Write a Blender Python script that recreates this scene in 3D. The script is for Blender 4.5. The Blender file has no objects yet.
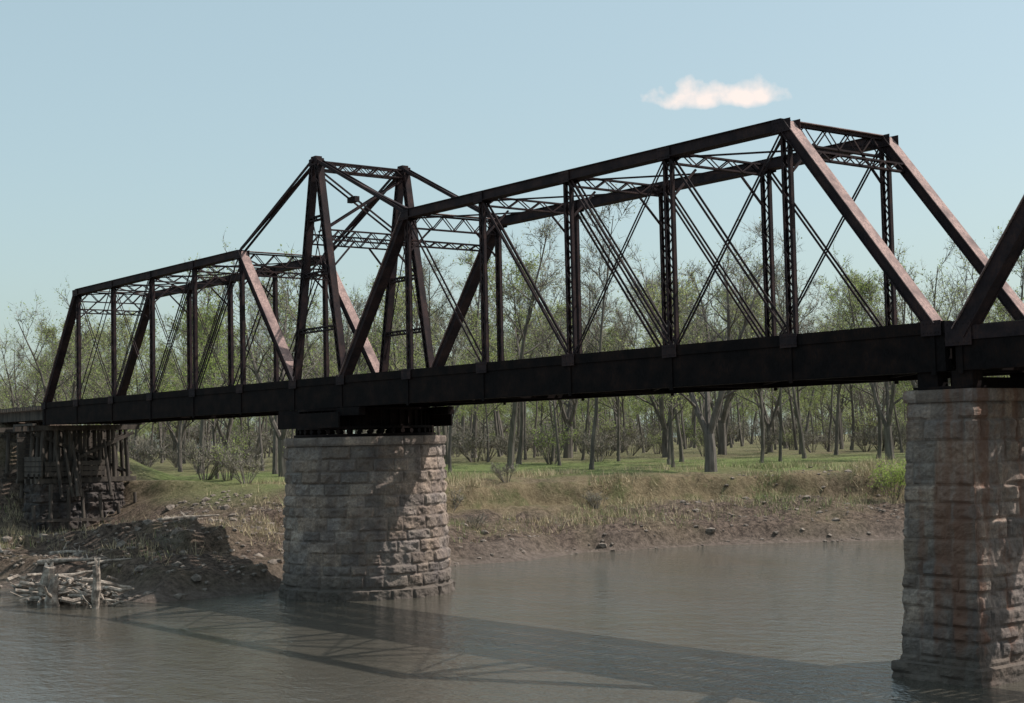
import bpy, math, random
import numpy as np
from mathutils import Vector, Matrix
random.seed(7); rng=np.random.default_rng(11)
scene=bpy.context.scene
COL=scene.collection
V=Vector

# ------------------------------------------------------------------ helpers
class MB:
    def __init__(s): s.v=[]; s.f=[]; s.m=[]
    def box(s,p1,p2,w,d,side=None,mat=0):
        p1=V(p1);p2=V(p2);ax=(p2-p1).normalized()
        side=V(side) if side is not None else V((0,1,0))
        side=(side-ax*side.dot(ax)).normalized(); o=ax.cross(side).normalized()
        b=len(s.v)
        for p in (p1,p2):
            for a,c in ((-1,-1),(1,-1),(1,1),(-1,1)):
                s.v.append(p+side*(a*w/2)+o*(c*d/2))
        for q in ((0,3,2,1),(4,5,6,7),(0,1,5,4),(1,2,6,5),(2,3,7,6),(3,0,4,7)):
            s.f.append(tuple(b+i for i in q)); s.m.append(mat)
    def tube(s,pts,rad,n=6,mat=0,cap=False):
        b=len(s.v); k=len(pts)
        for i,p in enumerate(pts):
            a=(pts[min(i+1,k-1)]-pts[max(i-1,0)])
            a=a.normalized() if a.length>1e-6 else V((0,0,1))
            u=a.cross(V((0.13,0.2,1)) if abs(a.z)<.9 else V((1,0.1,0))).normalized(); w=a.cross(u)
            for j in range(n):
                t=2*math.pi*j/n
                s.v.append(p+(u*math.cos(t)+w*math.sin(t))*rad[i])
        for i in range(k-1):
            for j in range(n):
                j2=(j+1)%n
                s.f.append((b+i*n+j,b+i*n+j2,b+(i+1)*n+j2,b+(i+1)*n+j)); s.m.append(mat)
        if cap:
            s.f.append(tuple(b+j for j in range(n))[::-1]); s.m.append(mat)
            s.f.append(tuple(b+(k-1)*n+j for j in range(n))); s.m.append(mat)
    def mesh(s,name,mats):
        me=bpy.data.meshes.new(name); me.from_pydata([tuple(v) for v in s.v],[],s.f)
        for m in mats: me.materials.append(m)
        if len(mats)>1: me.polygons.foreach_set('material_index',s.m)
        me.update(); return me
    def obj(s,name,mats,parent=None):
        return mkobj(name,s.mesh(name,mats),parent)
def mkobj(name,me,parent=None):
    o=bpy.data.objects.new(name,me); COL.objects.link(o)
    if parent: o.parent=parent
    return o
def empty(name,loc=(0,0,0)):
    o=bpy.data.objects.new(name,None); COL.objects.link(o); o.location=loc; return o

def vnoise(x,y,seed=0):
    xi=np.floor(x).astype(np.int64); yi=np.floor(y).astype(np.int64); fx=x-xi; fy=y-yi
    fx=fx*fx*(3-2*fx); fy=fy*fy*(3-2*fy)
    def h(a,b):
        n=(a*374761393+b*668265263+seed*1442695041)&0xffffffff
        n=((n^(n>>13))*1274126177)&0xffffffff
        return ((n^(n>>16))&0xffff)/65535.0
    return (h(xi,yi)*(1-fx)+h(xi+1,yi)*fx)*(1-fy)+(h(xi,yi+1)*(1-fx)+h(xi+1,yi+1)*fx)*fy
def fbm(x,y,oct=4,seed=0):
    a=0;amp=1;tot=0
    for i in range(oct):
        a=a+amp*vnoise(x*2**i+17.3*i,y*2**i+5.1*i,seed+i); tot+=amp; amp*=.5
    return a/tot-.5

class N:
    def __init__(s,name):
        s.m=bpy.data.materials.new(name); s.m.use_nodes=True; s.t=s.m.node_tree; s.n=s.t.nodes; s.l=s.t.links
        s.b=s.n['Principled BSDF']; s.out=s.n['Material Output']
    def add(s,t,**k):
        n=s.n.new(t)
        for a,b in k.items(): setattr(n,a,b)
        return n
    def noise(s,scale,detail=4,vec=None,rough=.55):
        n=s.add('ShaderNodeTexNoise'); n.inputs['Scale'].default_value=scale; n.inputs['Detail'].default_value=detail; n.inputs['Roughness'].default_value=rough
        if vec is not None: s.l.new(vec,n.inputs['Vector'])
        return n.outputs['Fac']
    def pos(s,scale=(1,1,1),obj=False,rot=0):
        m=s.add('ShaderNodeMapping'); m.inputs['Scale'].default_value=scale; m.inputs['Rotation'].default_value=(0,0,rot)
        if obj: s.l.new(s.add('ShaderNodeTexCoord').outputs['Object'],m.inputs['Vector'])
        else: s.l.new(s.add('ShaderNodeNewGeometry').outputs['Position'],m.inputs['Vector'])
        return m.outputs['Vector']
    def ramp(s,fac,stops):
        r=s.add('ShaderNodeValToRGB'); e=r.color_ramp.elements
        while len(e)<len(stops): e.new(.5)
        for i,(p,c) in enumerate(stops): e[i].position=p; e[i].color=(*c,1) if len(c)==3 else c
        s.l.new(fac,r.inputs['Fac']); return r.outputs['Color']
    def mix(s,fac,a,b,mode='MIX'):
        m=s.add('ShaderNodeMix',data_type='RGBA',blend_type=mode)
        for sock,x in ((m.inputs['Factor'],fac),(m.inputs['A'],a),(m.inputs['B'],b)):
            if hasattr(x,'links'): s.l.new(x,sock)
            elif isinstance(x,(int,float)): sock.default_value=x
            else: sock.default_value=(*x,1)
        return m.outputs['Result']
    def bump(s,h,strength,dist=.05):
        b=s.add('ShaderNodeBump'); b.inputs['Strength'].default_value=strength; b.inputs['Distance'].default_value=dist
        s.l.new(h,b.inputs['Height']); s.l.new(b.outputs['Normal'],s.b.inputs['Normal'])
    def base(s,c):
        if hasattr(c,'links'): s.l.new(c,s.b.inputs['Base Color'])
        else: s.b.inputs['Base Color'].default_value=(*c,1)
    def rough(s,r): s.b.inputs['Roughness'].default_value=r

def steel(name,dark,rust,thr=.55,hi=1.6,spec=.15):
    m=N(name); n1=m.noise(1.3,6,m.pos()); n2=m.noise(14,4,m.pos((1,1,.4)))
    f=m.ramp(n1,[(thr-.1,(0,0,0)),(thr+.12,(1,1,1))])
    c=m.mix(f,dark,rust); c=m.mix(m.ramp(n2,[(.4,(0,0,0)),(.65,(1,1,1))]),c,tuple(x*hi for x in dark))
    m.base(c); m.rough(.75); m.b.inputs['Specular IOR Level'].default_value=spec; m.bump(n2,.25,.01); return m.m
STEEL=steel('rusted_black_steel',(.015,.0105,.0125),(.055,.031,.028),.52)
COVER=steel('faded_rust_steel',(.12,.083,.08),(.38,.26,.235),.42)
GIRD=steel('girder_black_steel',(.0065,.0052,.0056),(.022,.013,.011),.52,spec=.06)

# ------------------------------------------------------------------ bridge
P=6.2; W=5.585; G=.807*P; ZB=11.6; ZT=19.47
def bx(i):
    return -i*P if i<=6 else -((i-1)*P+G)
Y3=V((0,1,0))
def laced(mb,p1,p2,w,d,side,pitch=None,bar=.055,ch=.07,mat=0,faces=(-1,1)):
    p1=V(p1);p2=V(p2);ax=(p2-p1);L=ax.length;ax.normalize()
    side=V(side);side=(side-ax*side.dot(ax)).normalized();o=ax.cross(side).normalized()
    for s in (-1,1):
        mb.box(p1+side*s*(w/2-.012),p2+side*s*(w/2-.012),.024,d,side,mat)
        for t in (-1,1):
            c=side*s*(w/2-ch/2)+o*t*(d/2-.01)
            mb.box(p1+c,p2+c,ch,.022,side,mat)
    n=max(2,int(L/(pitch or w*1.3)))
    for t in faces:
        for i in range(n):
            a=p1+ax*(L*i/n);b=p1+ax*(L*(i+1)/n); s=1 if i%2 else -1
            q=o*t*(d/2+.008+.002*(i%2))
            mb.box(a+side*s*(w/2-.04)+q,b-side*s*(w/2-.04)+q,.012,bar,o,mat)
def eyebars(mb,p1,p2,y,off=.13,w=.09,n=2,yo=.14,mat=0):
    p1=V(p1);p2=V(p2)
    for k in range(n):
        yy=(-1 if k%2==0 else 1)*yo
        a=V((p1.x,y+yy,p1.z));b=V((p2.x,y+yy,p2.z))
        sh=(k//2)*.22
        mb.box(a+V((sh,0,0)),b+V((sh,0,0)),.03,w,Y3,mat)
def gusset(mb,x,y,z,w=1.0,h=.8,mat=0):
    for s in (-1,1):
        mb.box((x-w/2,y+s*.265,z),(x+w/2,y+s*.265,z),.02,h,Y3,mat)
        for i in range(5):
            for k in (-1,1):
                px=x-w/2+.1+i*(w-.2)/4; pz=z+k*(h/2-.1)
                mb.box((px,y+s*.275,pz),(px,y+s*.295,pz),.035,.035,(1,0,0),mat)
bridge=empty('railway_swing_bridge')

def arm(mb,y,xs,sgn):
    zt=ZT-.22; zb=ZB-.2
    T=lambda i:V((xs[i],y,zt)); B=lambda i:V((xs[i],y,zb))
    mb.box(T(1),T(5),.42,.40,Y3); mb.box(T(1)+V((0,0,.215)),T(5)+V((0,0,.215)),.56,.03,Y3)
    for s in (-1,1): mb.box(T(1)+V((0,s*.24,-.19)),T(5)+V((0,s*.24,-.19)),.08,.03,Y3)
    for a,b in ((B(0),T(1)),(B(6),T(5))):
        ax=(b-a).normalized(); up=ax.cross(Y3)
        if up.z<0: up=-up
        mb.box(a,b,.40,.36,Y3)
        mb.box(a+up*.20,b+up*.20,.56,.03,Y3,1)
        for s in (-1,1): mb.box(a-up*.17+V((0,s*.23,0)),b-up*.17+V((0,s*.23,0)),.08,.03,Y3)
    for i in range(1,6):
        w=.48 if i in(2,3) else (.42 if i==1 else .34)
        laced(mb,B(i),T(i)-V((0,0,.2)),w,.19,(1,0,0),ch=.10)
        gusset(mb,xs[i],y,zt-.05,.9 if i in(1,5) else .7,.46)
    for i in range(0,7): gusset(mb,xs[i],y,zb-.02,.8,.5)
    D=[(4,5,2,.10),(3,4,2,.12),(2,3,4,.09),(1,2,2,.09)]
    for b,t,n,w in D: eyebars(mb,B(b),T(t),y,w=w,n=n)
    eyebars(mb,B(2),T(1),y,w=.07,n=2,yo=.08); eyebars(mb,B(3),T(2),y,w=.06,n=2,yo=.07)
for nm,y in (('near_truss',0.0),('far_truss',W)):
    mb=MB()
    arm(mb,y,[bx(i) for i in range(0,7)],1)
    arm(mb,y,[bx(i) for i in range(13,6,-1)],-1)
    mb.obj(nm,[STEEL,COVER],bridge)
mb=MB()
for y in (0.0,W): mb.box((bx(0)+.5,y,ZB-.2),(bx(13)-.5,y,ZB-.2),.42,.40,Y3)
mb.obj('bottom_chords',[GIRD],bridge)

def floor(mb,x0,x1,nodes,ymin,ymax):
    z0,z1=9.97,ZB-.38
    for y in (ymin+.02,ymax-.02):
        mb.box((x0,y,(z0+z1)/2),(x1,y,(z0+z1)/2),.36,z1-z0,Y3)
        for z in (z0,): mb.box((x0,y,z),(x1,y,z),.42,.03,Y3)
    for x in nodes:
        mb.box((x,ymin-.14,10.55),(x,ymax+.14,10.55),.24,1.15,(1,0,0))
        for y in (ymin-.19,ymax+.19): mb.box((x,y,9.85),(x,y,ZB-.05),.18,.04,(1,0,0))
    for y in (W/2-.8,W/2+.8): mb.box((x0,y,10.75),(x1,y,10.75),.25,.75,Y3)
    k=int(abs(x1-x0)/P)
    for i in range(k):
        a=x0+(x1-x0)*i/k;b=x0+(x1-x0)*(i+1)/k
        mb.box((a,ymin+.2,10.1),(b,ymax-.2,10.1),.1,.08); mb.box((a,ymax-.2,10.2),(b,ymin+.2,10.2),.1,.08)
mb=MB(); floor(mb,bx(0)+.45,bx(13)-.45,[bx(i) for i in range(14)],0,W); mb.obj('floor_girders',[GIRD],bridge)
TIE=N('weathered_tie_wood'); TIE.base(TIE.ramp(TIE.noise(5,5,TIE.pos((1,.3,1))),[(.3,(.035,.028,.024)),(.7,(.09,.075,.06))])); TIE.rough(.9); TIE=TIE.m
RAIL=N('rail_steel'); RAIL.base((.12,.07,.05)); RAIL.b.inputs['Metallic'].default_value=.5; RAIL.rough(.5); RAIL=RAIL.m
def track(name,x0,x1,parent):
    mb=MB(); x=x0
    while x>x1:
        e=random.uniform(-.06,.06)
        mb.box((x,.35+e,11.28),(x,W-.35+e,11.28),.24,.24,(1,0,0),0); x-=.45
    for y in (W/2-.75,W/2+.75):
        mb.box((x0,y,11.41),(x1,y,11.41),.14,.03,Y3,1); mb.box((x0,y,11.48),(x1,y,11.48),.03,.12,Y3,1); mb.box((x0,y,11.56),(x1,y,11.56),.07,.04,Y3,1)
    for y in (W/2-1.5,W/2+1.5): mb.box((x0,y,11.46),(x1,y,11.46),.18,.12,Y3,0)
    mb.obj(name,[TIE,RAIL],parent)
track('track',.3,bx(13)-.3,bridge)

def sway(mb,x,z,depth=.65,pitch=.6):
    laced(mb,(x,.2,z-depth/2),(x,W-.2,z-depth/2),depth,.2,(0,0,1),pitch=pitch,bar=.06)
mb=MB()
for xs in ([bx(i) for i in range(0,7)],[bx(i) for i in range(13,6,-1)]):
    for i in range(1,6):
        sway(mb,xs[i],ZT-.15,.75 if i in(1,5) else .5,.62)
        for y,s in ((.15,1),(W-.15,-1)):
            mb.box((xs[i],y,ZT-2.0),(xs[i],y+s*1.35,ZT-.75),.08,.08)
    for i in range(1,5):
        for ya,yb in ((0.1,W-.1),(W-.1,.1)): mb.box((xs[i],ya,ZT-.4),(xs[i+1],yb,ZT-.4+(.05 if ya<1 else 0)),.07,.07)
    for a,b,sg in ((1,0,1),(5,6,1)):
        t=.16; x=xs[a]+(xs[b]-xs[a])*t; z=ZT-.2+(ZB-ZT)*t
        laced(mb,(x,.25,z),(x,W-.25,z),.35,.2,(0,0,1),pitch=.4)
        mb.box((xs[a],.31,ZT-.07),(xs[a],W-.31,ZT-.07),.42,.03,(1,0,0),1)
mb.obj('sway_bracing',[STEEL,COVER],bridge)

mb=MB(); XA=(bx(6)+bx(7))/2; ZA=23.3
for y in (0,W):
    A=V((XA,y,ZA))
    for i,s in ((6,1),(7,-1)):
        b=V((bx(i),y,ZB-.2)); t=A+V((s*.22,0,-.1))
        laced(mb,b,t,.34,.40,(1,0,0),pitch=.4)
        mb.box(b+Y3*.17,t+Y3*.17,.02,.28,Y3)
        mb.box(b-Y3*.05,t-Y3*.05,.02,.28,Y3)
    mb.box(A-V((.42,0,.05)),A+V((.42,0,-.05)),.46,.36,Y3)
    mb.box(A+V((-.25,0,.2)),A+V((.25,0,.2)),.4,.12,Y3)
    mb.tube([A+V((0,-.36,0)),A+V((0,.36,0))],[.11,.11],10,cap=True)
    for z in (14.2,17.2,20.2):
        k=(z-ZB)/(ZA-ZB); h=(bx(6)-XA)*(1-k)+.25*k
        laced(mb,(XA-h,y,z),(XA+h,y,z),.26,.26,(0,0,1),pitch=.35)
    for i in (5,8):
        e=V((bx(i),y,ZT-.1)); s=1 if i==5 else -1
        for yo in (-.17,.17):
            mb.box(A+V((s*.3,yo,0)),e+V((0,yo,0)),.035,.17,Y3)
        mb.box(A+V((s*.3,0,-.15)),V((bx(i)-s*.0,y,ZT+.10)),.2,.05,Y3)
    mb.box((bx(6),y+.05,ZB),(XA-.6,y+.05,20.2),.04,.05); mb.box((bx(7),y-.05,ZB),(XA+.6,y-.05,20.2),.04,.05)
for dx in (-.25,.25):
    laced(mb,(XA+dx,.2,ZA-.25),(XA+dx,W-.2,ZA-.25),.5,.18,(0,0,1),pitch=.5)
    mb.box((XA+dx,.2,ZA-.6),(XA+dx,W-.2,19.5),.07,.09,(1,0,0)); mb.box((XA+dx,W-.2,ZA-.6),(XA+dx+.03,.2,19.5),.07,.09,(1,0,0))
for s in (-1,1):
    k=(19.3-ZB)/(ZA-ZB); h=((bx(6)-XA)*(1-k)+.28*k)*s
    laced(mb,(XA+h,.2,19.2),(XA+h,W-.2,19.2),.6,.18,(0,0,1),pitch=.5)
    for y,q in ((.15,1),(W-.15,-1)): mb.box((XA+h*1.2,y,17.4),(XA+h,y+q*1.5,18.9),.09,.09)
mb.box((XA-.4,W/2-.5,ZA-1.9),(XA+.4,W/2-.5,ZA-1.9),.3,.3)
mb.obj('centre_tower',[STEEL,COVER],bridge)

mb=MB(); cx,cy=XA,W/2
def ring(r0,z0,z1,n=64,mat=0):
    b=len(mb.v)
    for z in (z0,z1):
        for i in range(n):
            t=2*math.pi*i/n; mb.v.append(V((cx+r0*math.cos(t),cy+r0*math.sin(t),z)))
    for i in range(n):
        j=(i+1)%n; mb.f.append((b+i,b+j,b+n+j,b+n+i)); mb.m.append(mat)
    mb.f.append(tuple(b+n+i for i in range(n))); mb.m.append(mat); mb.f.append(tuple(b+i for i in range(n))[::-1]); mb.m.append(mat)
ring(3.35,8.95,9.93); ring(3.75,8.82,8.95); ring(3.6,9.80,9.925); ring(3.85,8.42,8.56)
for i in range(40):
    t=2*math.pi*i/40; c,s=math.cos(t),math.sin(t)
    mb.box((cx+3.42*c,cy+3.42*s,8.95),(cx+3.42*c,cy+3.42*s,9.82),.2,.05,(c,s,0))
    mb.tube([V((cx+3.35*c,cy+3.35*s,8.69)),V((cx+3.75*c,cy+3.75*s,8.69))],[.13,.13],10,cap=True)
for a in (-1,1):
    mb.box((cx-4.2,cy+a*2.79,9.72),(cx+4.2,cy+a*2.79,9.72),.4,.42)
    mb.box((cx-3.2,cy+a*3.55,9.3),(cx+3.2,cy+a*3.55,9.3),.1,.8)
mb.obj('turntable_drum',[GIRD],bridge)
mb=MB()
for y in (.2,W-.2):
    mb.box((-.35,y,9.37),(-.35,y,9.96),.8,.55,(1,0,0)); mb.box((1.0,y,9.37),(1.0,y,9.96),.8,.55,(1,0,0))
    mb.box((.3,y,9.38),(.3,y,9.46),2.2,.9,(1,0,0))
mb.box((.3,.5,9.6),(.3,W-.5,9.6),.35,.35,(1,0,0))
mb.obj('end_bearing',[GIRD],bridge)

span=empty('railway_truss_span')
sx=[1.05+P*i for i in range(7)]
for nm,y in (('near_truss',0.0),('far_truss',W)):
    mb=MB(); zt=ZT+.2; zb=ZB-.45
    T=lambda i:V((sx[i],y,zt)); B=lambda i:V((sx[i],y,zb))
    mb.box(T(1),T(5),.46,.46,Y3); mb.box(T(1)+V((0,0,.25)),T(5)+V((0,0,.25)),.62,.03,Y3)
    for a,b in ((B(0),T(1)),(B(6),T(5))):
        ax=(b-a).normalized(); up=ax.cross(Y3); up=up if up.z>0 else -up
        mb.box(a,b,.46,.5,Y3); mb.box(a+up*.27,b+up*.27,.62,.03,Y3,1)
        for s in (-1,1): mb.box(a-up*.25+V((0,s*.26,0)),b-up*.25+V((0,s*.26,0)),.1,.03,Y3)
    for i in range(1,6): laced(mb,B(i),T(i)-V((0,0,.2)),.42,.3,(1,0,0)); gusset(mb,sx[i],y,zt,.9,.7)
    for i in range(0,7): gusset(mb,sx[i],y,zb,1.0,.8)
    for b,t in ((2,1),(3,2),(3,4),(4,5)): eyebars(mb,B(b),T(t),y,w=.11)
    mb.box((sx[0]-.4,y,zb),(sx[6]+.4,y,zb),.42,.45,Y3)
    mb.obj(nm,[STEEL,COVER],span)
mb=MB(); floor(mb,sx[0]-.2,sx[6]+.4,sx,0,W)
for i in range(1,6): sway(mb,sx[i],ZT,.7)
mb.obj('floor_girders',[GIRD],span)
track('track',sx[6]+.5,.35,span)

# ------------------------------------------------------------------ stone masonry
def stone_mat(name,rust=0.0,warm=1.0):
    m=N(name)
    at=m.add('ShaderNodeAttribute',attribute_name='tone').outputs['Color']
    p=m.pos(); n1=m.noise(.8,6,p); n2=m.noise(9,6,p,.7); st=m.noise(1.6,4,m.pos((1,1,.12)))
    c=m.mix(m.ramp(n1,[(.3,(0,0,0)),(.7,(1,1,1))]),(.20,.163,.15),(.44,.345,.275))
    c=m.mix(1.0,c,at,'MULTIPLY')
    c=m.mix(m.ramp(n2,[(.35,(.6,.6,.6)),(.68,(0,0,0))]),c,(.06,.048,.046))
    c=m.mix(m.ramp(st,[(.46,(0,0,0)),(.68,(.6,.6,.6))]),c,(.085,.066,.062))
    if rust: c=m.mix(m.ramp(m.noise(1.1,3,m.pos((1.3,1.3,.07))),[(.47,(0,0,0)),(.62,(rust,)*3)]),c,(.16,.07,.04))
    sz=m.add('ShaderNodeSeparateXYZ'); m.l.new(m.pos(),sz.inputs[0])
    hz=m.add('ShaderNodeMath',operation='MULTIPLY_ADD'); m.l.new(n1,hz.inputs[0]); hz.inputs[1].default_value=-1.2; m.l.new(sz.outputs['Z'],hz.inputs[2])
    wl=m.ramp(hz.outputs[0],[(.0,(.8,.8,.8)),(.35,(.45,.45,.45)),(1.0,(0,0,0))])
    c=m.mix(wl,c,(.075,.062,.052))
    m.base(c); m.rough(.92); m.bump(n2,.9,.06); return m.m
STONE=stone_mat('limestone_masonry'); STONE2=stone_mat('rust_stained_masonry',.7)
def masonry(name,path,Lp,z0,z1,courses,blk,mat,closed=True,step=.055,amp=.09,seed=1,parent=None,top=True):
    r=np.random.default_rng(seed)
    ns=int(Lp/step); nz=int((z1-z0)/step)
    s=np.arange(ns)/ns*Lp; z=z0+(z1-z0)*np.arange(nz+1)/nz
    S,Z=np.meshgrid(s,z)
    hts=r.uniform(.75,1.25,courses); cz=z0+(z1-z0)*np.concatenate([[0],np.cumsum(hts)])/hts.sum()
    D=np.zeros_like(S); T=np.ones(S.shape+(3,))
    for k in range(courses):
        rows=(z>=cz[k]-1e-6)&(z<=cz[k+1]+(1e-6 if k==courses-1 else -1e-6))
        if not rows.any(): continue
        nb=max(3,int(Lp/blk)); wts=r.uniform(.6,1.5,nb); e=np.concatenate([[0],np.cumsum(wts)])/wts.sum()*Lp
        off=r.uniform(0,Lp); ss=(s+off)%Lp
        idx=np.clip(np.searchsorted(e,ss,side='right')-1,0,nb-1)
        du=np.minimum(ss-e[idx],e[idx+1]-ss)
        zz=z[rows]; dv=np.minimum(zz-cz[k],cz[k+1]-zz)
        wobm=.025*fbm(ss[None,:]*2.3,np.repeat(zz[:,None],ns,1)*2.3,3,seed+50)*2
        E=np.clip(np.minimum(du[None,:],dv[:,None])+wobm,0,9); sm=np.clip(E/.12,0,1); sm=sm*sm*(3-2*sm)
        a=r.uniform(.1,1,nb)**1.5*amp; tn=r.uniform(.62,1.22,nb); hue=r.uniform(-.06,.06,nb)
        tilt=r.uniform(-.7,.7,nb)*amp
        dd=sm*(.02+a[idx][None,:]) + sm*tilt[idx][None,:]*((zz-cz[k])/(cz[k+1]-cz[k])-.5)[:,None]
        dd=dd+sm*fbm(ss[None,:]*2.6+k*7,np.repeat(zz[:,None],ns,1)*2.8,4,seed)*amp*2.8
        D[rows]=dd
        t=tn[idx]*1.0; h=hue[idx]
        col=np.stack([t*(1+h),t,t*(1-h)],-1)[None]*np.ones((len(zz),1,1))
        mort=np.clip(1-E/.03,0,1)[...,None]*.3
        T[rows]=col*(1-mort)
    X,Y,NX,NY=path(S,(Z-z0)/(z1-z0),Z)
    D=D-.05
    X=X+NX*D; Y=Y+NY*D
    vs=np.stack([X,Y,Z],-1).reshape(-1,3)
    i=np.arange(nz)[:,None]*ns; j=np.arange(ns)[None,:]; j2=(j+1)%ns
    F=np.stack([i+j,i+j2,i+ns+j2,i+ns+j],-1).reshape(-1,4).tolist()
    V_=vs.tolist()
    V_.append([float(X[-1].mean()),float(Y[-1].mean()),float(z1)]); ci=len(V_)-1
    b=nz*ns
    F+= [[b+k,b+(k+1)%ns,ci] for k in range(ns)]
    me=bpy.data.meshes.new(name); me.from_pydata(V_,[],F); me.materials.append(mat)
    ca=me.color_attributes.new('tone','FLOAT_COLOR','POINT')
    c4=np.ones((len(V_),4)); c4[:-1,:3]=T.reshape(-1,3); ca.data.foreach_set('color',c4.ravel())
    me.update(); return mkobj(name,me,parent)
def round_path(cx,cy,r0,r1):
    def f(S,t,Z):
        Lp=2*math.pi*r0; a=S/Lp*2*math.pi; R=r0+(r1-r0)*t+.16*(Z<.5)
        return cx+R*np.cos(a),cy+R*np.sin(a),np.cos(a),np.sin(a)
    return f
def rect_path(x0,x1,y0,y1,bx_,by_,rc=.06,foot=.2):
    def f(S,t,Z):
        o=(1-t); ft=foot*(Z<.55)
        ax=x0-bx_*o-ft; bxx=x1+bx_*o+ft; ay=y0-by_*o-ft; byy=y1+by_*o+ft
        lx=x1-x0; ly=y1-y0; X=np.zeros_like(S);Y=np.zeros_like(S);NX=np.zeros_like(S);NY=np.zeros_like(S)
        c=[0,lx,lx+ly,2*lx+ly,2*lx+2*ly]
        m=(S<c[1]);u=S/lx; X=np.where(m,ax+(bxx-ax)*u,X);Y=np.where(m,ay,Y);NY=np.where(m,-1,NY)
        m=(S>=c[1])&(S<c[2]);u=(S-c[1])/ly; X=np.where(m,bxx,X);Y=np.where(m,ay+(byy-ay)*u,Y);NX=np.where(m,1,NX)
        m=(S>=c[2])&(S<c[3]);u=(S-c[2])/lx; X=np.where(m,bxx+(ax-bxx)*u,X);Y=np.where(m,byy,Y);NY=np.where(m,1,NY)
        m=(S>=c[3]);u=(S-c[3])/ly; X=np.where(m,ax,X);Y=np.where(m,byy+(ay-byy)*u,Y);NX=np.where(m,-1,NX)
        return X,Y,NX,NY
    return f
rp=empty('round_stone_pier')
masonry('shaft',round_path(XA,W/2,4.55,4.28),2*math.pi*4.55,-1.2,7.95,15,1.25,STONE,seed=3,parent=rp)
masonry('coping',round_path(XA,W/2,4.42,4.42),2*math.pi*4.42,7.95,8.4,1,1.5,STONE,seed=4,amp=.03,parent=rp)
sp=empty('rectangular_stone_pier')
masonry('shaft',rect_path(-1.05,1.5,-.3,6.2,.3,.55),2*(2.55+6.5),-1.2,8.95,17,1.15,STONE2,seed=5,parent=sp,step=.05,amp=.08)
masonry('coping',rect_path(-1.13,1.58,-.38,6.3,0,0,foot=0),2*(2.71+6.68),8.95,9.36,1,1.3,STONE2,seed=6,amp=.03,parent=sp)
ep=empty('stone_abutment')
masonry('shaft',rect_path(37,40.5,-1.5,7,.3,.4),2*(3.5+8.5),0,9.5,18,1.0,STONE2,seed=8,parent=ep,step=.1)
ab=empty('stone_and_timber_abutment')
m=N('shade_darkened_masonry'); m.base(m.mix(1.0,m.ramp(m.noise(2,6,m.pos()),[(.3,(.03,.025,.024)),(.7,(.10,.08,.072))]),m.add('ShaderNodeAttribute',attribute_name='tone').outputs['Color'],'MULTIPLY')); m.rough(.95); m.bump(m.noise(8,6,m.pos()),.8,.06)  # stone colour darkened to carry the shade under the span end
masonry('stone_base',rect_path(bx(13)-2.6,bx(13)+.4,-.7,W+.1,.3,.3),2*(3.0+6.385),.3,5.6,8,1.0,m.m,seed=9,parent=ab,step=.08,amp=.18)
WOOD=N('weathered_creosoted_timber'); WOOD.base(WOOD.ramp(WOOD.noise(3,6,WOOD.pos((1,1,.25))),[(.3,(.025,.02,.018)),(.7,(.10,.08,.065))])); WOOD.rough(.9); WOOD=WOOD.m
mb=MB(); x13=bx(13)
for k,x in enumerate((x13+.3,x13-.6,x13-1.8,x13-3.6,x13-7,x13-10.5)):
    zb=5.6 if k<3 else 4.5
    for y in (-.4,.6,1.7,2.8,3.9,5.0,6.0):
        b=.25*(y-2.8)/3.8
        mb.tube([V((x,y+b,zb)),V((x,y,9.55))],[.17,.15],10)
    mb.box((x,-1.2,9.72),(x,W+1.5,9.72),.36,.36,(1,0,0)); mb.box((x,-1.0,5.8),(x,W+1.2,5.8),.34,.34,(1,0,0))
    mb.box((x+.22,-.9,6.2),(x+.22,W+1.0,9.3),.08,.22,(1,0,0)); mb.box((x-.22,W+1.0,6.2),(x-.22,-.9,9.3),.08,.22,(1,0,0))
for z in (6.3,6.68,7.06,7.44): mb.box((x13-2.6,-.72,z),(x13+.9,-.72,z),.12,.33)
for z in (6.3,6.68,7.06): mb.box((x13+.62,-.4,z),(x13+.62,4.2,z),.12,.33,(1,0,0))
for i in range(9): mb.box((x13-3.2,-1.1,6.0+i*.4),(x13-3.2,W+1.1,6.0+i*.4),.12,.36,(1,0,0))
for y in (.9,1.5,2.1,3.5,4.1,4.7): mb.box((x13-.7,y,10.75),(x13-24,y,10.75),.24,.7)
for y in (-1.3,W+1.6): mb.box((x13+1.0,y,9.98),(x13-3,y,9.98),.3,.16)
Rt=random.Random(31)
for q in range(7):
    y=Rt.uniform(.5,7.5); mb.tube([V((x13+Rt.uniform(1.2,2.4),y,4.6 if y<5 else 5)),V((x13+.75,y+Rt.uniform(-.8,.8),Rt.uniform(6.5,8.8)))],[.13,.10],8,cap=True)
for y in (-1.6,-.3,1.1,2.3,3.7,5.2,6.4): mb.tube([V((x13+1.5+Rt.uniform(-.2,.3),y,.6)),V((x13+1.15,y+Rt.uniform(-.2,.2),Rt.uniform(3.2,5.6)))],[.16,.13],9,cap=True)
mb.box((x13+1.62,-2,3.0),(x13+1.55,6.8,2.8),.10,.22,(1,0,0))
mb.obj('timber_bents',[WOOD],ab)
track('track',x13-.7,x13-60,ab)

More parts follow.
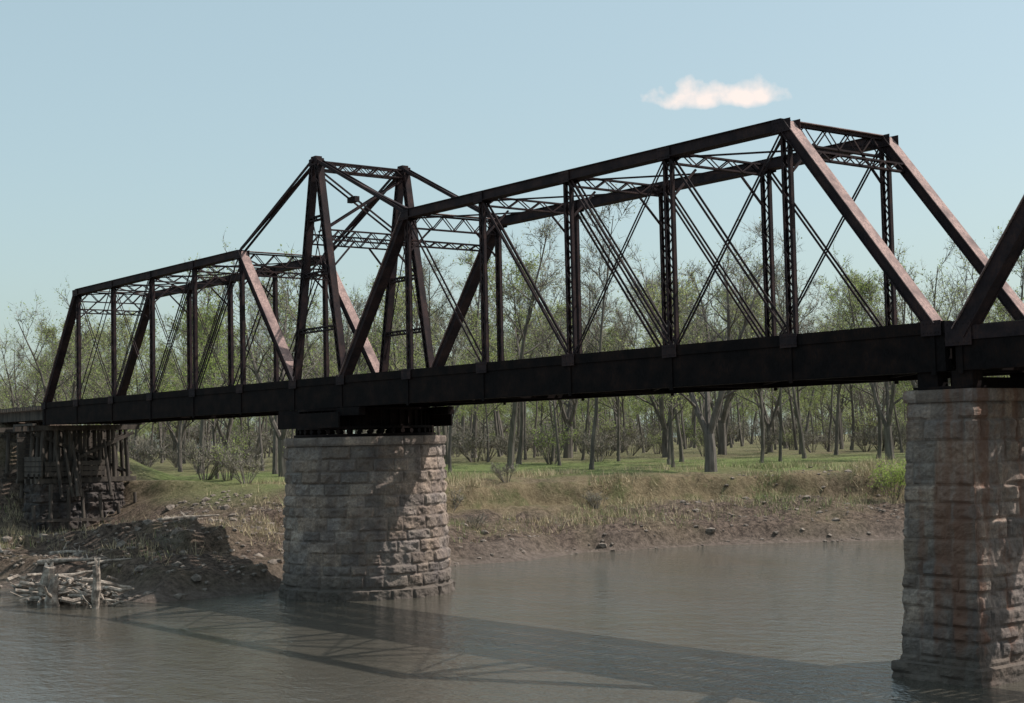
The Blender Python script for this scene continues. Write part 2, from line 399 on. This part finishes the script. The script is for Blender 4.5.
# ------------------------------------------------------------------ terrain
LS=[(900,900),(300,400),(150,230),(60,140),(-10,88),(-36.6,59.5),(-41.5,51),(-47,40.5),(-50.5,29),(-49.3,14.5),(-46,5),(-43.6,-2),(-43.8,-7.6),(-50,-9.3),(-58,-11),(-72,-17),(-100,-45),(-140,-100),(-250,-300),(-900,-900)]
RS=[(900,500),(400,330),(230,180),(120,110),(50,60),(34,20),(26,-10),(20,-40),(0,-90),(-60,-180),(-150,-320),(-700,-1000)]
def sdist(X,Y,line,poly):
    d=np.full(X.shape,1e9)
    for (x0,y0),(x1,y1) in zip(line[:-1],line[1:]):
        vx,vy=x1-x0,y1-y0; t=np.clip(((X-x0)*vx+(Y-y0)*vy)/(vx*vx+vy*vy),0,1)
        d=np.minimum(d,np.hypot(X-x0-t*vx,Y-y0-t*vy))
    ins=np.zeros(X.shape,bool); n=len(poly)
    for i in range(n):
        x0,y0=poly[i];x1,y1=poly[(i+1)%n]
        c=((y0>Y)!=(y1>Y))
        with np.errstate(divide='ignore',invalid='ignore'):
            ins^=c&(X<(x1-x0)*(Y-y0)/(y1-y0+1e-12)+x0)
    return np.where(ins,d,-d)
LP=LS+[(-9000,-900),(-9000,9000),(900,9000)]
RP=RS+[(-700,-9000),(9000,-9000),(9000,500)]
def ground(X,Y):
    wob=fbm(X/7,Y/7,4,5)*4.5
    sl0=sdist(X,Y,LS,LP); sl=sl0+wob*.4; sr=sdist(X,Y,RS,RP)
    slb=sl0+wob*1.1
    a=np.interp(slb,[-40,-4,0,.8,1.6,4,7,11.2,12.0,14.5,20,30,80,300],[-4,-1.2,0,.25,1.1,1.7,2.2,2.8,4.6,4.95,5.2,5.35,5.9,6.5])
    b=np.interp(slb,[-40,-4,0,1.2,2.2,7,8,14,18,24,25.3,34,80,300],[-4,-1.4,0,.4,1.2,1.7,2.3,2.7,3.3,4.1,5.7,6.0,6.3,6.5])
    w=np.clip((13-Y)/9,0,1); w=w*w*(3-2*w)
    z=a*(1-w)+b*w
    e=np.clip((-84-X)/8,0,1); top=10.6-np.maximum(np.abs(Y-2.8)-3.2,0)*.55
    z=np.where(e>0,np.maximum(z,z+(top-z)*e),z)
    rz=np.interp(sr,[-40,-4,0,3,8,12,40,300],[-4,-1.2,0,1.6,5.2,6.2,6.6,7])
    z=np.maximum(z,rz)
    land=np.clip(np.maximum(sl,sr)/3,0,1)
    slope=np.clip(1-np.abs(sl-8)/9,0,1)
    rid=1-np.abs(fbm(X/2.2,Y/2.2,3,61))*4
    z=z+land*(fbm(X/3,Y/3,4,9)*.4)+slope*land*(fbm(X/5,Y/5,4,21)*1.5+rid*.35+fbm(X/1.3,Y/1.3,3,83)*.6)+slope*land*w*(fbm(X/1.8,Y/1.8,3,71)*1.0)
    mound=np.exp(-((X+57)/6)**2-((Y-1)/5)**2)*.6
    z=z+mound*land
    g=np.exp(-((X+75)/5.5)**4-((Y+1.5)/6.5)**4)
    return z*(1-g)+(1.6+fbm(X/1.5,Y/1.5,3,5)*1.0)*g,sl,sr
def axis(lo,hi,f0,f1,st):
    a=list(np.arange(f0,f1+st/2,st)); d=st; x=a[-1]
    while x<hi: d*=1.13; x+=d; a.append(x)
    d=st; x=a[0]; pre=[]
    while x>lo: d*=1.13; x-=d; pre.append(x)
    return np.array(pre[::-1]+a)
gx=axis(-4000,2500,-98,-34,.33); gy=axis(-2500,4000,-20,64,.33)
GX,GY=np.meshgrid(gx,gy); GZ,SL,SR=ground(GX,GY)
nxg,nyg=len(gx),len(gy)
vs=np.stack([GX,GY,GZ],-1).reshape(-1,3)
i=np.arange(nyg-1)[:,None]*nxg; j=np.arange(nxg-1)[None,:]
F=np.stack([i+j,i+j+1,i+nxg+j+1,i+nxg+j],-1).reshape(-1,4)
me=bpy.data.meshes.new('ground'); me.from_pydata(vs.tolist(),[],F.tolist())
lawn=np.clip((SL-14)/4,0,1)*np.clip((GY-6)/6,0,1)
lawn=np.clip(lawn*.95+fbm(GX/7,GY/7,4,31)*2.2*lawn,0,1)
forest=np.clip((SL-46)/16,0,1)
mud=np.clip(1-(np.maximum(SL,SR)-.6)/2.0,0,1); dirt=np.clip((14-GY)/8,0,1)*1.0
dirt=np.clip(np.maximum(dirt,np.clip((11.5-SL)/3,0,1)*.95)+fbm(GX/4,GY/4,4,41)*1.5-.05,0,1)
ca=me.color_attributes.new('zone','FLOAT_COLOR','POINT')
ca.data.foreach_set('color',np.stack([lawn*(1-forest*.6),mud,np.maximum(dirt,forest*.5),np.ones_like(lawn)],-1).ravel())
me.polygons.foreach_set('use_smooth',[True]*len(me.polygons))
m=N('river_bank_ground'); z=m.add('ShaderNodeSeparateColor'); m.l.new(m.add('ShaderNodeAttribute',attribute_name='zone').outputs['Color'],z.inputs[0])
p=m.pos(); n1=m.noise(.5,8,p,.65); n2=m.noise(2.6,10,p,.8); n3=m.noise(25,4,p)
dry=m.mix(m.ramp(n2,[(.35,(0,0,0)),(.65,(1,1,1))]),(.12,.09,.055),(.28,.225,.14))
dry=m.mix(m.ramp(n1,[(.48,(0,0,0)),(.62,(.6,.6,.6))]),dry,(.095,.115,.045))
soil=m.mix(m.ramp(n2,[(.42,(0,0,0)),(.62,(1,1,1))]),(.042,.031,.026),(.235,.175,.14))
mudc=m.mix(m.ramp(n2,[(.35,(0,0,0)),(.65,(1,1,1))]),(.09,.072,.06),(.26,.21,.18))
grs=m.mix(m.ramp(n2,[(.3,(0,0,0)),(.7,(1,1,1))]),(.11,.15,.05),(.21,.24,.095))
c=m.mix(z.outputs[2],dry,soil); c=m.mix(z.outputs[0],c,grs); c=m.mix(z.outputs[1],c,mudc)
m.base(c); m.rough(.95); m.b.inputs['Specular IOR Level'].default_value=.15; m.bump(n2,1.0,.4)
me.materials.append(m.m); me.update(); mkobj('ground',me)

me=bpy.data.meshes.new('river_water'); S=4000
me.from_pydata([(-S,-S,0),(S,-S,0),(S,S,0),(-S,S,0)],[],[(0,1,2,3)])
m=N('muddy_river_water')
big=m.noise(.05,4,m.pos()); r1=m.noise(.9,4,m.pos((1,1.5,1),rot=.5),.6); r2=m.noise(4.5,3,m.pos((1.3,1,1)))
patch=m.ramp(m.noise(.035,4,m.pos((1,2.2,1),rot=.6)),[(.38,(.35,.35,.35)),(.62,(1,1,1))])
m.base(m.mix(big,(.068,.062,.050),(.084,.077,.064))); m.rough(.04); m.b.inputs['IOR'].default_value=1.4
ad=m.add('ShaderNodeMath',operation='MULTIPLY_ADD'); m.l.new(r2,ad.inputs[0]); ad.inputs[1].default_value=.28; m.l.new(r1,ad.inputs[2])
mu=m.add('ShaderNodeMath',operation='MULTIPLY'); m.l.new(ad.outputs[0],mu.inputs[0]); m.l.new(patch,mu.inputs[1])
m.bump(mu.outputs[0],.6,.3); me.materials.append(m.m); mkobj('river_water',me)

# ------------------------------------------------------------------ trees
def leafmat(name,c1,c2):
    m=N(name); oi=m.add('ShaderNodeObjectInfo')
    c=m.mix(oi.outputs['Random'],c1,c2)
    m.base(c); m.rough(.8); m.b.inputs['Specular IOR Level'].default_value=.1
    tr=m.add('ShaderNodeBsdfTranslucent'); m.l.new(c,tr.inputs[0]); mx=m.add('ShaderNodeMixShader'); mx.inputs[0].default_value=.45
    m.l.new(m.b.outputs[0],mx.inputs[1]); m.l.new(tr.outputs[0],mx.inputs[2]); m.l.new(mx.outputs[0],m.out.inputs[0]); return m.m
LEAF=leafmat('spring_leaves',(.30,.38,.12),(.38,.42,.18)); BUD=leafmat('spring_buds',(.36,.36,.20),(.32,.36,.17))
m=N('grey_bark'); m.base(m.ramp(m.noise(3,6,m.pos((1,1,.2),True)),[(.3,(.06,.05,.044)),(.7,(.18,.158,.138))])); m.rough(.95); BARK=m.m
m=N('twig_bark'); m.base((.20,.18,.15)); m.rough(.95); TWIG=m.m
def finish_plant(name,mb,A,n,leafsz,rg,matl,ntw,jit,twl=.9,tww=.02,pw=1.6):
    nb=len(mb.f)
    ix=rg.integers(0,len(A),ntw); t=rg.random((ntw,1)); b=A[ix,:3]*(1-t)+A[ix,3:]*t
    ax=A[ix,3:]-A[ix,:3]; ax/=np.linalg.norm(ax,axis=1)[:,None]; d=ax+rg.normal(0,.6,(ntw,3))+np.array([0,0,.25]); d/=np.linalg.norm(d,axis=1)[:,None]
    e=b+d*rg.uniform(.4,1.2,(ntw,1))*twl; s=np.cross(d,rg.normal(size=(ntw,3))); s/=np.linalg.norm(s,axis=1)[:,None]
    tw=np.stack([b-s*tww,b+s*tww,e],1).reshape(-1,3)
    A2=np.concatenate([A,np.concatenate([b,e],1)])
    dens=rg.random(len(A2))**pw; ix=rg.choice(len(A2),n,p=dens/dens.sum()); t=rg.random((n,1))**.7; c=A2[ix,:3]*(1-t)+A2[ix,3:]*t+rg.normal(0,jit,(n,3))
    u=rg.normal(size=(n,3));u/=np.linalg.norm(u,axis=1)[:,None]; w=np.cross(u,rg.normal(size=(n,3)));w/=np.linalg.norm(w,axis=1)[:,None]
    sz=leafsz*rg.uniform(.6,1.3,(n,1)); q=np.stack([c-u*sz,c+w*sz*.55,c+u*sz,c-w*sz*.55],1).reshape(-1,3)
    b0=len(mb.v); b1=b0+len(tw)
    verts=[tuple(v) for v in mb.v]+tw.tolist()+q.tolist()
    faces=mb.f+(b0+np.arange(ntw*3).reshape(-1,3)).tolist()+(b1+np.arange(n*4).reshape(-1,4)).tolist()
    me=bpy.data.meshes.new(name); me.from_pydata(verts,[],faces)
    for mm in (BARK,matl,TWIG): me.materials.append(mm)
    mi=np.zeros(len(faces),np.int32); mi[nb:nb+ntw]=2; mi[nb+ntw:]=1; me.polygons.foreach_set('material_index',mi); me.update(); return me
def tree_mesh(name,seed,H,clear,r0,leaves,leafsz,spread=.3,fork=False,matl=LEAF,ntw=2400):
    R=random.Random(seed); rg=np.random.default_rng(seed); mb=MB(); tips=[]
    def stem(base,d,L,r,segs,lvl,curve=.12):
        pts=[base];rad=[r];p=base.copy();dd=d.copy()
        for i in range(segs):
            dd=(dd+V((R.gauss(0,curve),R.gauss(0,curve),R.gauss(0,curve*.5)+(.05 if lvl else 0)))).normalized()
            p=p+dd*(L/segs);pts.append(p);rad.append(max(r*(1-.85*(i+1)/segs),.014))
        mb.tube(pts,rad,7 if lvl==0 else (5 if lvl==1 else 3)); return pts,rad
    stems=[]
    if fork:
        base=[V((0,0,0)),V((.1,0,H*.09)),V((.1,.1,H*.17))]; mb.tube([V((0,0,-.6))]+base,[r0*1.5,r0*1.2,r0,r0*.95],8)
        for k in range(fork):
            a=2*math.pi*k/fork+R.random(); t=R.uniform(.25,.5)
            stems.append(stem(base[-1]-V((0,0,.3)),V((math.cos(a)*t,math.sin(a)*t,1)).normalized(),H*.8,r0*.62,7,0,.09))
    else:
        mb.tube([V((0,0,-.6)),V((0,0,.5))],[r0*1.5,r0*1.05],8)
        stems.append(stem(V((0,0,0)),V((R.gauss(0,.05),R.gauss(0,.05),1)),H,r0,9,0,.05))
    for pts,rad in stems:
        n=R.randint(11,14) if not fork else 9
        for k in range(n):
            t=clear+(.97-clear)*(k+R.random()*.8)/n if not fork else .15+.82*(k+R.random())/n
            f=t*(len(pts)-1);i=min(int(f),len(pts)-2);b=pts[i].lerp(pts[i+1],f-i);rr=rad[i]*(1-(f-i))+rad[i+1]*(f-i)
            a=R.random()*6.283; el=R.uniform(.5,1.15)
            d=V((math.cos(a)*math.cos(el),math.sin(a)*math.cos(el),math.sin(el)))
            L=H*spread*(1.15-.75*t)*R.uniform(.7,1.25)
            p1,q1=stem(b,d,L,min(rr*.62,.16),5,1,.16)
            for kk in range(6):
                f=R.uniform(.25,1)*(len(p1)-1);i=min(int(f),len(p1)-2);b2=p1[i].lerp(p1[i+1],f-i)
                d2=(d+V((R.gauss(0,.6),R.gauss(0,.6),R.gauss(.15,.45)))).normalized(); L2=L*R.uniform(.3,.55)
                p2,q2=stem(b2,d2,L2,.04,3,2,.2)
                for k3 in range(4):
                    b3=p2[R.randint(1,3)]; d3=(d2+V((R.gauss(0,.7),R.gauss(0,.7),R.gauss(.1,.5)))).normalized()
                    L3=R.uniform(.6,1.5); tips.append(list(b3)+list(b3+d3*L3))
    A=np.array(tips)
    return finish_plant(name,mb,A,leaves,leafsz,rg,matl,ntw,.2)
TM=[tree_mesh('tree_a',1,22,.42,.30,1300,.12),tree_mesh('tree_b',2,19,.35,.24,2400,.12,.33),
    tree_mesh('tree_c',3,24,.45,.34,700,.10,.27,matl=BUD),tree_mesh('tree_d',4,17,.3,.2,150,.10,.34,matl=BUD),
    tree_mesh('tree_e',5,20,.3,.42,1200,.115,.3,fork=3),tree_mesh('tree_f',6,21,.4,.2,350,.10,.25,matl=BUD),
    tree_mesh('tree_g',9,15,.25,.17,3200,.125,.36)]
BIG=tree_mesh('tree_big',12,20,.2,.5,1200,.11,.34,fork=4,matl=BUD,ntw=5000)
def bush_mesh(name,seed,H,Wd,leaves,sz,matl,ntw=300):
    R=random.Random(seed); rg=np.random.default_rng(seed); mb=MB(); tips=[]
    for k in range(22):
        a=R.random()*6.28;t=R.uniform(.1,.9);d=V((math.cos(a)*t*Wd/H,math.sin(a)*t*Wd/H,1)).normalized();L=H*R.uniform(.6,1.05)
        b=V((math.cos(a)*.3,math.sin(a)*.3,-.1));p=[b,b+d*L*.5+V((0,0,.05)),b+d*L]; mb.tube(p,[.03,.02,.008],3); tips.append(list(p[0].lerp(p[1],.5))+list(p[2]))
        for q in range(5):
            s=p[1].lerp(p[2],R.random());e=s+V((R.gauss(0,.35),R.gauss(0,.35),R.uniform(.1,.6)))*H*.3; tips.append(list(s)+list(e))
    return finish_plant(name,mb,np.array(tips),leaves,sz,rg,matl,ntw,.1*H/2,twl=.6,pw=.8)
WILLOW=leafmat('willow_leaves',(.36,.45,.13),(.32,.40,.12))
BM=[bush_mesh('bush_a',1,3.2,2.2,600,.075,LEAF,700),bush_mesh('bush_b',2,2.8,3.0,120,.06,BUD,1100),bush_mesh('bush_c',3,4.5,3.0,1900,.10,WILLOW,600)]
def gz(x,y):
    z,sl,sr=ground(np.array([float(x)]),np.array([float(y)])); return float(z[0]),float(sl[0])
CX,CY=30.875,-41.467
mass=empty('distant_treeline'); R=random.Random(5)
def place(name,me,x,y,sc,parent=None,z=None):
    o=mkobj(name,me,parent)
    if z is None: z,_=gz(x,y)
    o.location=(x,y,z); o.rotation_euler=(0,0,R.random()*6.28); o.scale=(sc*R.uniform(.9,1.1),sc*R.uniform(.9,1.1),sc); return o
pts=[]; cand=[]
for _ in range(10000):
    D=R.uniform(112,560); l=R.uniform(-.52,.52)
    if R.random()>(1 if D<240 else .6)*D/430*1.6+.15: continue
    cand.append((CX+D*(-.7914+l*.6113),CY+D*(.6113+l*.7914),D,l))
ca_=np.array(cand); z_,sl_,sr_=ground(ca_[:,0],ca_[:,1])
cell={}
for (x,y,D,l),z0,s0 in zip(cand,z_,sl_):
    if s0<27: continue
    if x<-70 and abs(y-2.8)<9+(4 if x<-84 else 0): continue
    if y<14 and D<150: continue
    sp_=7.2 if D<230 else (9.5 if D<380 else 12)
    k=(int(x//12),int(y//12)); ok=True
    for a in (-1,0,1):
        for b in (-1,0,1):
            for (u,v) in cell.get((k[0]+a,k[1]+b),()):
                if (u-x)**2+(v-y)**2<sp_*sp_: ok=False
    if not ok: continue
    cell.setdefault(k,[]).append((x,y)); pts.append((x,y,D,s0,l,z0))
for x,y,D,s0,l,z0 in pts:
    if l<-.17: ch=[TM[1],TM[6],TM[6],TM[1],TM[0],TM[4]]
    elif l>.2: ch=[TM[0],TM[1],TM[6],TM[3],TM[4],TM[5]]
    else: ch=[TM[0],TM[1],TM[2],TM[3],TM[3],TM[4],TM[5],TM[5],TM[6]] if D<200 else [TM[0],TM[1],TM[1],TM[2],TM[5],TM[6]]
    me=R.choice(ch)
    sc=R.uniform(.76,1.1)*float(np.interp(l,[-.34,-.24,-.15,-.05,.2,.33],[.82,.88,.92,1.06,1.02,.92]))
    if D>380: me=R.choice([TM[6],TM[1]]); sc*=1.05
    if s0<42: place('deciduous_tree',me,x,y,sc,None,z0)
    else: place('tree',me,x,y,sc,mass,z0)
place('deciduous_tree',BIG,-61.5,51,.95)
place('deciduous_tree',TM[4],-64,78,.95)
und=empty('woodland_undergrowth')
for q in range(460):
    x,y,D,s0,l,z0=R.choice(pts); x+=R.uniform(-6,6); y+=R.uniform(-6,6)
    if s0<46: continue
    place('shrub',R.choice((BM[0],BM[1],BM[1],BM[1])),x,y,R.uniform(.7,1.4)*(1.0 if D<240 else 1.5 if D<350 else 2.4),und,z0)
for x,y,s,k in ((-44,60,1.0,2),(-46,63,1.1,2),(-48,58,.8,2),(-43,66,1.2,2),(-41,61,1.0,2),(-73,13,.9,1),(-63,14,.7,1),(-66,19,.8,1),(-78,14,1.0,0),(-58,9,.5,1),(-82,14,1.2,1),(-52,-3,.4,1),(-62,24,.7,1),(-70,24,.9,1),(-75,20,1.1,0),(-64,31,.6,1),(-56,22,.45,1),(-59,36,.5,1)):
    place('shrub',BM[k],x,y,s)

n=26000; rg=np.random.default_rng(3)
gxp=rg.uniform(-100,-34,n*4); gyp=rg.uniform(-15,78,n*4); zz,sl,_=ground(gxp,gyp)
pat=np.clip(.25+fbm(gxp/4,gyp/4,3,77)*3.6,0,1)*np.clip((sl-2.2)/7,.12,1)
keep=(sl>2.4)&(sl<22)&(rg.random(n*4)<pat*np.where(gyp<12,.4,1)*np.where(sl>16,.5,1))
gxp,gyp,zz=gxp[keep],gyp[keep],zz[keep]; k=len(gxp)
B=4
h=rg.uniform(.25,.95,k)*(.5+1.0*np.clip(fbm(gxp/6,gyp/6,2,99)+.5,0,1))
allv=[];allm=[]
for b in range(B):
    a=rg.uniform(0,6.283,k); ox=rg.normal(0,.15,k);oy=rg.normal(0,.15,k); ln=rg.normal(0,.35,(k,2)); hh=h*rg.uniform(.6,1.1,k); w=.022
    bs=np.stack([gxp+ox,gyp+oy,zz-.08],-1); dx=np.stack([np.cos(a)*w,np.sin(a)*w,np.zeros(k)],-1)
    tp=bs+np.stack([ln[:,0]*hh,ln[:,1]*hh,hh],-1)
    allv.append(np.stack([bs-dx,bs+dx,tp],1).reshape(-1,3)); allm.append((rg.random(k)<np.clip(.25+fbm(gxp/7,gyp/7,2,55)*1.8,.05,.8)*np.where(gyp<12,.3,1)).astype(np.int32))
av=np.concatenate(allv); fc=np.arange(len(av)).reshape(-1,3)
me=bpy.data.meshes.new('bank_grass'); me.from_pydata(av.tolist(),[],fc.tolist())
g1=N('dry_grass'); g1.base(g1.mix(g1.noise(2,2,g1.pos()),(.28,.22,.13),(.55,.46,.30))); g1.rough(.9)
g2=N('green_grass'); g2.base(g2.mix(g2.noise(2,2,g2.pos()),(.15,.20,.07),(.25,.29,.11))); g2.rough(.8)
me.materials.append(g1.m); me.materials.append(g2.m); me.polygons.foreach_set('material_index',np.concatenate(allm)); me.update(); mkobj('bank_grass',me)

m=N('bank_rock'); m.base(m.ramp(m.noise(4,6,m.pos()),[(.3,(.07,.058,.05)),(.7,(.26,.215,.18))])); m.rough(.95); m.bump(m.noise(12,5,m.pos()),.6,.05); ROCK=m.m
import bmesh
bm=bmesh.new(); Rk=random.Random(9)
for _ in range(1700):
    if Rk.random()<.65: x,y=Rk.uniform(-72,-43),Rk.uniform(-16,10)
    else: y=Rk.uniform(5,62); x=-49+Rk.uniform(-9,7)
    z,s=gz(x,y)
    if s<.1: continue
    r=Rk.uniform(.05,.2)*(2 if Rk.random()<.12 else 1)
    res=bmesh.ops.create_icosphere(bm,subdivisions=1,radius=r)
    for v in res['verts']:
        v.co=V((v.co.x*Rk.uniform(.7,1.4),v.co.y*Rk.uniform(.7,1.4),v.co.z*Rk.uniform(.4,.9)))+V((x,y,z))
me=bpy.data.meshes.new('bank_rocks'); bm.to_mesh(me); bm.free(); me.materials.append(ROCK); mkobj('bank_rocks',me)

m=N('bleached_driftwood'); m.base(m.ramp(m.noise(3,6,m.pos(),.7),[(.32,(.09,.07,.058)),(.5,(.27,.225,.19)),(.68,(.54,.47,.40))])); m.rough(.95); m.bump(m.noise(9,5,m.pos((1,1,.3))),.8,.05); DW=m.m
mb=MB(); Rd=random.Random(4)
for k in range(110):
    c=V((-48.0+Rd.gauss(0,1.9),-10.6+Rd.gauss(0,.9),.12+abs(Rd.gauss(0,.42)))); a=Rd.uniform(-.9,1.8); L=Rd.uniform(.6,3.4); r=Rd.uniform(.03,.14)
    d=V((math.cos(a),math.sin(a),Rd.gauss(0,.22))).normalized(); p=[c-d*L/2]+[c+d*L*t+V((Rd.gauss(0,.1),Rd.gauss(0,.1),Rd.gauss(0,.1))) for t in (-.2,.1,.3)]+[c+d*L/2]
    mb.tube(p,[r,r*.95,r*.8,r*.6,r*.4],7,cap=True)
def stump(p0,p1,r,seed):
    q=random.Random(seed); pts=[V(p0).lerp(V(p1),t/6)+V((q.gauss(0,.05),q.gauss(0,.05),0)) for t in range(7)]
    mb.tube(pts,[r*(1.15-.3*t/6)*q.uniform(.85,1.15) for t in range(7)],9,cap=True)
    for k in range(3): mb.tube([pts[5],pts[6]+V((q.gauss(0,.15),q.gauss(0,.15),q.uniform(.1,.4)))],[r*.6,r*.12],5,cap=True)
stump((-47.6,-12.0,-.3),(-46.9,-12.1,2.0),.42,1); stump((-46.2,-12.3,-.2),(-45.9,-12.2,1.4),.3,2); stump((-43.6,-11.0,-.3),(-43.4,-11.0,2.2),.2,3)
mb.obj('driftwood_pile',[DW])
for (x,y,a,L,r) in ((-56,-7.5,.4,5,.16),(-60,-6,.2,4,.12),(-64,-9,-.2,6,.18),(-62,3,.9,4,.12),(-53,-6,1.3,3,.1),(-57,-9.8,.1,5,.14),(-54,-9.5,.6,3.5,.12)):
    z,_=gz(x,y); mb=MB(); d=V((math.cos(a),math.sin(a),.06)); c=V((x,y,z+r*.8))
    mb.tube([c-d*L/2,c-d*L*.1+V((0,.08,.05)),c+d*L/2],[r,r*.85,r*.4],8,cap=True)
    for q in range(3):
        b=c+d*Rd.uniform(-.3,.4)*L; mb.tube([b,b+V((Rd.gauss(0,.5),Rd.gauss(0,.5),Rd.uniform(.2,.7)))],[r*.4,r*.15],5,cap=True)
    mb.obj('fallen_log',[DW])
x,y=-56,86; z,_=gz(x,y); pt=MB()
for i in range(5): pt.box((-.9,-.32+i*.16,.75),(.9,-.32+i*.16,.75),.14,.045,Y3)
for s in (-1,1):
    for k in (0,.16): pt.box((-.9,s*(.62+k),.45),(.9,s*(.62+k),.45),.14,.045,Y3)
    pt.box((s*.6,-.8,.4),(s*.6,.8,.4),.05,.1,(1,0,0))
    for q in (-1,1): pt.box((s*.65,q*.2,.73),(s*.65,q*.62,0),.05,.1,(1,0,0))
o=pt.obj('picnic_table',[TIE]); o.location=(x,y,z); o.rotation_euler=(0,0,.6)

# ------------------------------------------------------------------ light, sky, camera
el=math.radians(53.6); az=math.atan2(.87,.5)
sd=V((math.cos(az)*math.cos(el),math.sin(az)*math.cos(el),math.sin(el)))
L=bpy.data.lights.new('sun','SUN'); L.energy=5.0; L.angle=math.radians(.5); L.color=(1,.94,.86)
lo=bpy.data.objects.new('sun',L); COL.objects.link(lo); lo.rotation_euler=sd.to_track_quat('Z','Y').to_euler(); lo.location=(0,0,60)
w=bpy.data.worlds.new('World'); scene.world=w; w.use_nodes=True; nt=w.node_tree; bg=nt.nodes['Background']
sk=nt.nodes.new('ShaderNodeTexSky'); sk.sky_type='NISHITA'; sk.sun_disc=False; sk.sun_elevation=el; sk.sun_rotation=math.pi/2-az
sk.air_density=1.0; sk.dust_density=3.0; sk.ozone_density=.5; sk.altitude=100
tc=nt.nodes.new('ShaderNodeTexCoord'); cd=V((-.681,.698,.2206)).normalized(); cr=V((.6113,.7914,0)); cr=(cr-cd*cr.dot(cd)).normalized(); cu=cr.cross(cd)
def dot(vec):
    d=nt.nodes.new('ShaderNodeVectorMath'); d.operation='DOT_PRODUCT'; nt.links.new(tc.outputs['Generated'],d.inputs[0]); d.inputs[1].default_value=vec; return d.outputs['Value']
def mth(op,a,b=None,c=None):
    n=nt.nodes.new('ShaderNodeMath'); n.operation=op
    for i,x in enumerate((a,b,c)):
        if x is None: continue
        if hasattr(x,'links'): nt.links.new(x,n.inputs[i])
        else: n.inputs[i].default_value=x
    return n.outputs[0]
hz=nt.nodes.new('ShaderNodeMix'); hz.data_type='RGBA'; hz.inputs['Factor'].default_value=.36; nt.links.new(sk.outputs[0],hz.inputs['A']); hz.inputs['B'].default_value=(4.8,6.4,5.9,1)
u=mth('DIVIDE',mth('SUBTRACT',dot(cr),.002),.046); v=mth('DIVIDE',mth('ADD',dot(cu),.004),.0135)
vneg=mth('MULTIPLY',mth('MINIMUM',v,0),2.4); v2=mth('ADD',mth('MAXIMUM',v,0),vneg)
r2=mth('ADD',mth('MULTIPLY',u,u),mth('MULTIPLY',v2,v2))
nz=nt.nodes.new('ShaderNodeTexNoise'); nz.inputs['Scale'].default_value=48; nz.inputs['Detail'].default_value=6; nt.links.new(tc.outputs['Generated'],nz.inputs['Vector'])
msk=mth('MULTIPLY',mth('SUBTRACT',mth('ADD',1.05,mth('MULTIPLY',mth('SUBTRACT',nz.outputs['Fac'],.5),4.2)),r2),.9)
front=mth('GREATER_THAN',dot(cd),.9)
cl=nt.nodes.new('ShaderNodeClamp'); nt.links.new(mth('MULTIPLY',msk,front),cl.inputs[0])
mx=nt.nodes.new('ShaderNodeMix'); mx.data_type='RGBA'; nt.links.new(cl.outputs[0],mx.inputs['Factor']); nt.links.new(hz.outputs['Result'],mx.inputs['A']); mx.inputs['B'].default_value=(7.0,6.2,5.8,1)
nt.links.new(mx.outputs['Result'],bg.inputs['Color']); bg.inputs['Strength'].default_value=.145

f,th,pi_,ro=1517.95,.65771,.05884,.02232
Fv=V((-math.cos(th)*math.cos(pi_),math.sin(th)*math.cos(pi_),math.sin(pi_))); Rv=V((math.sin(th),math.cos(th),0)); Uv=Rv.cross(Fv)
Rc=Rv*math.cos(ro)-Uv*math.sin(ro); Uc=Rv*math.sin(ro)+Uv*math.cos(ro)
cam=bpy.data.cameras.new('camera'); co=bpy.data.objects.new('camera',cam); COL.objects.link(co)
M=Matrix((Rc,Uc,-Fv)).transposed().to_4x4(); M.translation=V((CX,CY,8.0)); co.matrix_world=M
cam.sensor_width=36; cam.lens=f/1024*36; cam.clip_end=12000; cam.clip_start=.1; scene.camera=co
scene.view_settings.view_transform='Standard'; scene.view_settings.look='None'; scene.view_settings.exposure=0; scene.view_settings.gamma=1
print('trees',len(pts))
